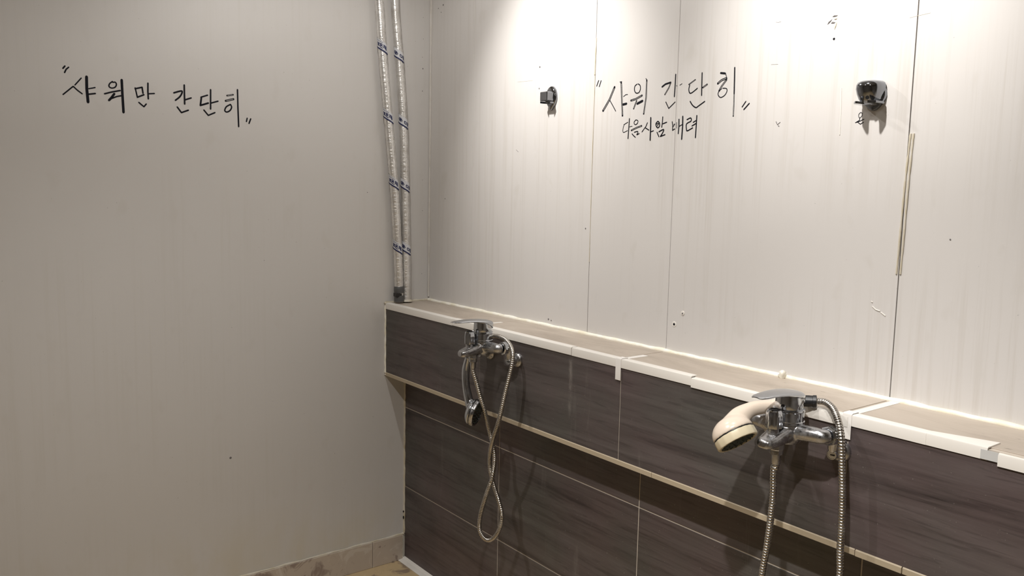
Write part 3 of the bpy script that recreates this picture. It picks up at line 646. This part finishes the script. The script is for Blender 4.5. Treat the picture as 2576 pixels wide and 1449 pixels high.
# ------------------------------------------------------------------ wall mixers
def faucet(xc, label):
    o=Vector((xc,-D1,.900)); root=empty('shower_faucet',o); tag(root,label,'faucet',group='single-lever wall mixers')
    P=lambda x,y,z:(xc+x,-D1+y,.900+z)
    by=-.076
    for s in (-1,1):
        b=MB(); b.lathe([(.0215,.0002),(.0215,.003),(.020,.006),(.016,.010),(.012,.012)],P(.066*s,0,0),(0,-1,0),28); b.obj('wall_flange',M['chrome_worn'],root,40)
        b=MB(); pa=catmull([P(.066*s,-.009,0),P(.067*s,-.022,.001),P(.0695*s,-.032,.010),P(.073*s,-.036,.027),P(.075*s,-.043,.038),P(.075*s,-.054,.040)],6)
        b.tube(pa,[.0115+.0015*math.cos(i*.3) for i in range(len(pa))],16); b.obj('inlet_union',M['chrome_worn'],root,50)
        b=MB(); b.lathe([(.0098,0),(.0100,.006),(.0088,.0085),(.0078,.0085),(.0074,.0075)],P(.0695*s,-.032,.000),(.25,-1,-.05),20); sc=b.obj('screw_cap',M['chrome'],root,40)
        b=MB(); d=Vector((.25,-1,-.05)).normalized(); c=Vector(P(.0695*s,-.032,.000))+d*.0072; b.box((c.x-.0055,c.y-.001,c.z-.0010),(c.x+.0055,c.y+.0012,c.z+.0012)); b.obj('screw_slot',M['black'],sc)
        b=MB(); b.lathe([(.0150,0),(.0182,.002),(.0182,.013),(.0160,.016)],P(.075*s,-.049,.040),(0,-1,0),8); b.obj('union_nut',M['chrome'],root,20)
    # cast body: barrel, two arms and the spout nose as one surface
    b=MB()
    b.lathe([(.010,.010),(.021,.013),(.0265,.020),(.0275,.052)],P(0,by,0),(0,0,1),32)
    for s in (-1,1):
        pa=catmull([P(.005*s,by,.036),P(.03*s,by,.038),P(.056*s,by,.040),P(.070*s,by+.002,.040),P(.075*s,by+.012,.040)],6); b.tube(pa,[.0165-.003*min(1,i/18) for i in range(len(pa))],18)
    rings=[]
    for (y,z,hh,hw) in [(by,.034,.017,.025),(-.100,.032,.0155,.0225),(-.118,.0275,.0135,.0205),(-.134,.0235,.0115,.0190),(-.146,.0215,.0100,.0165),(-.152,.0205,.0080,.0125),(-.1545,.0200,.005,.008)]:
        rings.append([P(hw*math.copysign(abs(math.cos(t))**.6,math.cos(t)),y,z+hh*math.copysign(abs(math.sin(t))**.6,math.sin(t))) for t in [2*math.pi*k/28 for k in range(28)]])
    b.loft(rings)
    mesh_obj('mixer_body',remeshed(b,.0015,4),M['chrome_worn'],root,80)
    b=MB(); b.lathe([(.0272,.050),(.0298,.0515),(.0298,.056),(.0285,.0575),(.0285,.074),(.0298,.0755),(.0290,.0785),(.0255,.0790)],P(0,by,0),(0,0,1),40); b.obj('cartridge_collar',M['chrome'],root,30)
    # lever: slanted post and long blade
    b=MB(); b.lathe([(.0252,.077),(.0262,.080),(.0258,.092),(.0252,.1065)],P(0,by,0),(0,0,1),36)
    rings=[]
    for (y,zt,th,hw) in [(-.0490,.1010,.010,.008),(-.0500,.1065,.018,.014),(-.0540,.1095,.022,.0200),(-.0620,.1118,.020,.0240),(-.0760,.1135,.014,.0262),(-.092,.1150,.0095,.0252),(-.110,.1160,.0070,.0228),(-.130,.1165,.0055,.0202),(-.150,.1160,.0045,.0180),(-.166,.1150,.0036,.0160),(-.1765,.1140,.0026,.0120),(-.1800,.1136,.0016,.0085)]:
        rr=[]
        for k in range(24):
            t=2*math.pi*k/24; cx=math.copysign(abs(math.cos(t))**.55,math.cos(t)); sz=math.copysign(abs(math.sin(t))**.55,math.sin(t))
            rr.append(P(hw*cx,y,zt-th/2+th/2*sz-.0016*cx*cx))
        rings.append(rr)
    b.loft(rings); b.obj('lever_handle',M['chrome'],root,42)
    # diverter knob
    ky=-.121
    b=MB(); b.lathe([(.0115,.034),(.0105,.040),(.0098,.047)],P(0,ky,0),(0,0,1),20); b.obj('diverter_stem',M['chrome_worn'],root,40)
    b=MB(); b.lathe([(.0120,.046),(.0155,.048),(.0162,.054),(.0160,.070),(.0150,.077),(.0125,.0815),(.0108,.0820),(.0100,.0810)],P(0,ky,0),(0,0,1),36,6,.13); kn=b.obj('diverter_knob',M['chrome'],root,35)
    b=MB(); b.lathe([(.0112,.0795),(.0108,.0826),(.0080,.0834),(.0074,.0820)],P(0,ky,0),(0,0,1),20); b.obj('knob_cap',M['black'],kn,40)
    # outlet nut under the nose
    b=MB(); b.lathe([(.0135,.016),(.0138,.006),(.0128,.004),(.0128,-.004),(.0105,-.006)],P(0,-.108,0),(0,0,1),10); b.obj('hose_nut',M['chrome_worn'],root,25)
    b=MB(); b.lathe([(.0088,-.004),(.0082,-.022),(.0075,-.024)],P(0,-.108,0),(0,0,1),16); b.obj('hose_ferrule',M['chrome_worn'],root,40)
    return root
F1,F2=.708,1.707
faucet(F1,'chrome shower mixer nearer the pipes, with a chrome hand shower dangling below it')
faucet(F2,'chrome shower mixer on the right, carrying the cream hand shower behind its lever')

# ------------------------------------------------------------------ corrugated steel hoses
def hose(pts, r_, label, pitch=.0056):
    P=resample(catmull(pts,14),pitch/4); b=MB()
    b.tube(P,[r_*(1.0,.985,.80,.985)[i%4] for i in range(len(P))],12); o=b.obj('shower_hose',M['hose'],None,75)
    return tag(centred(o),label,'hose',group='corrugated steel shower hoses')
HOSE_1=[(F1,-.2871,.879),(F1+.001,-.2871,.868)]+HOSE_A[1:]+[(.664,-.214,.966),(.658,-.240,.9705),(.659,-.262,.9655),(.664,-.276,.945),(.668,-.2785,.923)]
hose(HOSE_1,.0066,'steel hose hanging in a twisted loop under the left mixer')
lo=[(1.815,-.242,.60),(1.808,-.25,.47),(1.785,-.262,.36),(1.745,-.272,.32),(1.705,-.280,.36),(1.688,-.286,.47),(1.688,-.289,.57)]
HOSE_2=HOSE_B+lo+list(reversed(HOSE_C[1:]))+[(F2,-.2873,.868),(F2,-.2871,.879)]
hose(HOSE_2,.0068,'steel hose dropping out of the picture from the right mixer')

# ------------------------------------------------------------------ hand showers
def handset(name, path, radii, centre, normal, hr, mats, conn, label, deep=.022, rim=.0125):
    root=empty(name,path[0]); tag(root,label,'hand shower')
    mb_,mr,mf,mn,mc=mats
    n=Vector(normal).normalized(); c=Vector(centre)
    P=catmull(path,8); k=len(path)-1
    rad=[]
    for i in range(len(P)):
        t=i/8; j=min(int(t),k-1); u=t-j; u=u*u*(3-2*u); rad.append(radii[j]*(1-u)+radii[min(j+1,k)]*u)
    b=MB(); b.tube(P,rad,20)
    b.lathe([(hr*.99,0),(hr*.975,deep*.22),(hr*.90,deep*.48),(hr*.74,deep*.74),(hr*.50,deep*.94),(hr*.2,deep*1.05)],c,-n,36)
    mesh_obj('handle_shell',remeshed(b,.0016,22),mb_,root,80)
    b=MB(); b.lathe([(hr*.90,-.001),(hr*.955,-.0015),(hr*.955,.001)],c,n,36); b.obj('rim_groove',M['black'],root,40)
    b=MB(); b.lathe([(hr*.95,.0012),(hr*1.0,.0025),(hr*1.0,rim-.0025),(hr*.97,rim),(hr*.86,rim+.0003),(hr*.86,rim-.003)],c,n,48,16,.03); b.obj('head_rim',mr,root,35)
    b=MB(); b.lathe([(hr*.87,rim-.0045),(hr*.86,rim-.002),(hr*.5,rim),(hr*.05,rim+.0005)],c,n,32); fp=b.obj('spray_face',mf,root,50)
    a=Vector((0,0,1)) if abs(n.z)<.8 else Vector((1,0,0)); e1=(a-n*a.dot(n)).normalized(); e2=n.cross(e1); b=MB()
    for ring,(rr,q) in enumerate(((.25,6),(.48,11),(.70,16))):
        for i in range(q):
            th=2*math.pi*i/q+ring*.3; p=c+(e1*math.cos(th)+e2*math.sin(th))*hr*rr+n*(rim-.002*rr); b.lathe([(.0019,-.001),(.0017,.0022),(.0009,.0028)],p,n,6)
    o=b.obj('nozzles',mn,fp,50); o['kind']='stuff'
    if conn:
        a,d=Vector(conn[0]),Vector(conn[1]); ax=d-a; h=ax.length
        b=MB(); b.lathe([(.0098,0),(.0112,.002),(.0115,h*.45),(.0112,h*.74),(.0122,h*.76),(.0122,h*.97),(.0095,h)],a,ax,14); b.obj('hose_connector',mc,root,30)
    return root
handset('hand_shower',HS1,[.0098,.0118,.0112,.0125,.015],tuple(Vector(HS1[-1])+Vector((.004,.004,-.004))),(.80,.50,-.22),.0400,
        (M['chrome'],M['chrome_worn'],M['black'],M['nozzle'],M['chrome']),[(HS1[0][0],HS1[0][1],HS1[0][2]-.006),(.668,-.2785,.928)],
        'chrome hand shower dangling head down under the left mixer',.020)
rv,uv,fv=_r2,_u2,_f
handset('hand_shower',HS2,[.0112,.0118,.0124,.0142,.0200,.025],tuple(Vector(HS2[-1])+rv*.003-uv*.008-fv*.004),tuple(rv*.36-uv*.78-fv*.43),.0410,
        (M['cream_plastic'],M['yellow_plastic'],M['nozzle'],M['nozzle'],M['black']),HS2C,
        'cream plastic hand shower lying across the right mixer, its head facing down',.031,.018)

# ------------------------------------------------------------------ chrome hand-shower holders on the wall
def egg(cx,cz,w_,h_,n=32,tip=.35):
    out=[]
    for k in range(n):
        t=2*math.pi*k/n; x=math.sin(t); z=math.cos(t); wd=w_*(1-tip*max(0,-z)**1.5); out.append((cx+x*wd,cz+z*h_))
    return out
def fork(xc,z,w_,th,slot,y0,yi,yt,tipw,droop=0.0):
    """flat two-pronged clip reaching out from the wall, slot open to the room"""
    hs=slot/2; half=[(w_*.86,y0),(w_,y0-.004),(w_,(y0+yi)/2),(w_*.985,yi-.004),(hs+tipw+.0045,yt+.012),(hs+tipw*.75,yt+.003),(hs+tipw*.3,yt),(hs+.0002,yt+.003),(hs,yi-hs)]
    arc=[(hs*math.cos(math.pi*k/8),yi-hs+hs*math.sin(math.pi*k/8)) for k in range(1,8)]
    pts=half+arc+[(-x,y) for x,y in reversed(half)]
    b=MB(); rings=[]
    for dz,k in ((0,.97),(.0012,1),(th-.0012,1),(th,.97)):
        rings.append([(xc+x*k,y,z+dz+droop*(y-y0)) for x,y in pts])
    b.loft(rings); return b
def holder_square(xc,zc,label):
    root=empty('shower_holder',(xc,0,zc)); tag(root,label,'holder')
    b=MB(); rings=[]
    for (d,s) in ((0,1.0),(.004,1.0),(.0075,.94),(.0095,.80)):
        rings.append([(x,-d,z) for x,z in egg(xc,zc,.0240*s,.0350*s,32,.55)])
    b.loft(rings); b.obj('wall_plate',M['chrome_dark_refl'],root,40)
    b=MB(); b.box((xc-.0165,-.0345,zc-.010),(xc+.0165,-.006,zc+.0165),.0016); b.obj('clip_block',M['chrome_dark_refl'],root,20)
    b=fork(xc,zc-.0165,.0165,.006,.023,-.004,-.012,-.036,.0035); b.obj('fork_clip',M['chrome_dark_refl'],root,25)
    b=MB(); b.lathe([(.0040,0),(.0034,.0014),(.0016,.0014)],(xc-.001,-.0092,zc-.024),(0,-1,0),12); b.obj('screw',M['chrome_worn'],root,40)
    return root
def holder_round(xc,zc,label):
    root=empty('shower_holder',(xc,0,zc)); tag(root,label,'holder')
    b=MB(); rings=[]
    for (d,s) in ((0,1.0),(.004,1.0),(.007,.95),(.0085,.82)):
        rings.append([(x,-d,z) for x,z in egg(xc+.001,zc-.004,.0255*s,.030*s)])
    b.loft(rings); b.obj('wall_plate',M['chrome_dark_refl'],root,40)
    # bulging cup, broad at the top and drawn in below
    b=MB(); rings=[]; n=36
    for (dz,w_,d) in ((-.028,.010,.015),(-.024,.0165,.022),(-.016,.0215,.029),(-.006,.0250,.034),(.004,.0268,.037),(.011,.0265,.037),(.0165,.0245,.034),(.0195,.020,.028),(.0208,.012,.018)):
        rings.append([(xc-.002+w_*math.copysign(abs(math.cos(t))**.8,math.cos(t)),-.004-d*max(0,math.sin(t))**.75 if math.sin(t)>0 else -.004,zc+.004+dz+.10*w_*math.cos(t)*0) for t in [2*math.pi*k/n for k in range(n)]])
    b.loft(rings); b.obj('cup',M['chrome_dark_refl'],root,50)
    b=fork(xc,zc-.0215,.0255,.0045,.021,-.004,-.020,-.047,.0085); b.obj('fork_clip',M['chrome_dark_refl'],root,25)
    b=MB(); b.lathe([(.0040,0),(.0036,.0012),(.0018,.0012)],(xc+.004,-.0335,zc-.010),(.25,-1,-.3),12); b.obj('screw',M['black'],root,40)
    return root
holder_square(.684,1.650,'chrome hand-shower holder with a square block, left of the large handwriting')
holder_round(1.690,1.582,'chrome hand-shower holder with a rounded cup, right of the large handwriting')

# ------------------------------------------------------------------ ceiling downlights
NAMES=['round ceiling downlight close to the back wall, above the left holder','round ceiling downlight close to the back wall, above the right holder',
       'round ceiling downlight in the room, nearer the left wall','round ceiling downlight in the room, nearer the viewer']
for (x,y,beams),lab in zip(DOWNLIGHTS,NAMES):
    root=empty('ceiling_downlight',(x,y,CEIL)); tag(root,lab,'ceiling light',group='ceiling downlights')
    b=MB(); b.lathe([(.062,.0),(.062,.004),(.056,.008),(.047,.008),(.045,.001)],(x,y,CEIL),(0,0,-1),32); b.obj('trim_ring',M['trim'],root,40)
    b=MB(); b.lathe([(.046,.0005),(.044,.003),(.01,.0045)],(x,y,CEIL),(0,0,-1),28); b.obj('diffuser',M['lamp'],root,40)
    for (wt_,ang,bl,tilt,tl) in beams:
        ld=bpy.data.lights.new('downlight_beam','SPOT'); ld.energy=wt_; ld.spot_size=R(ang); ld.spot_blend=bl; ld.shadow_soft_size=.022; ld.color=LAMP_COLOUR
        lo_=bpy.data.objects.new('downlight_beam',ld); col.objects.link(lo_); lo_.parent=root; lo_.location=(0,0,-.03); lo_.rotation_euler=(R(tilt),R(tl),0)
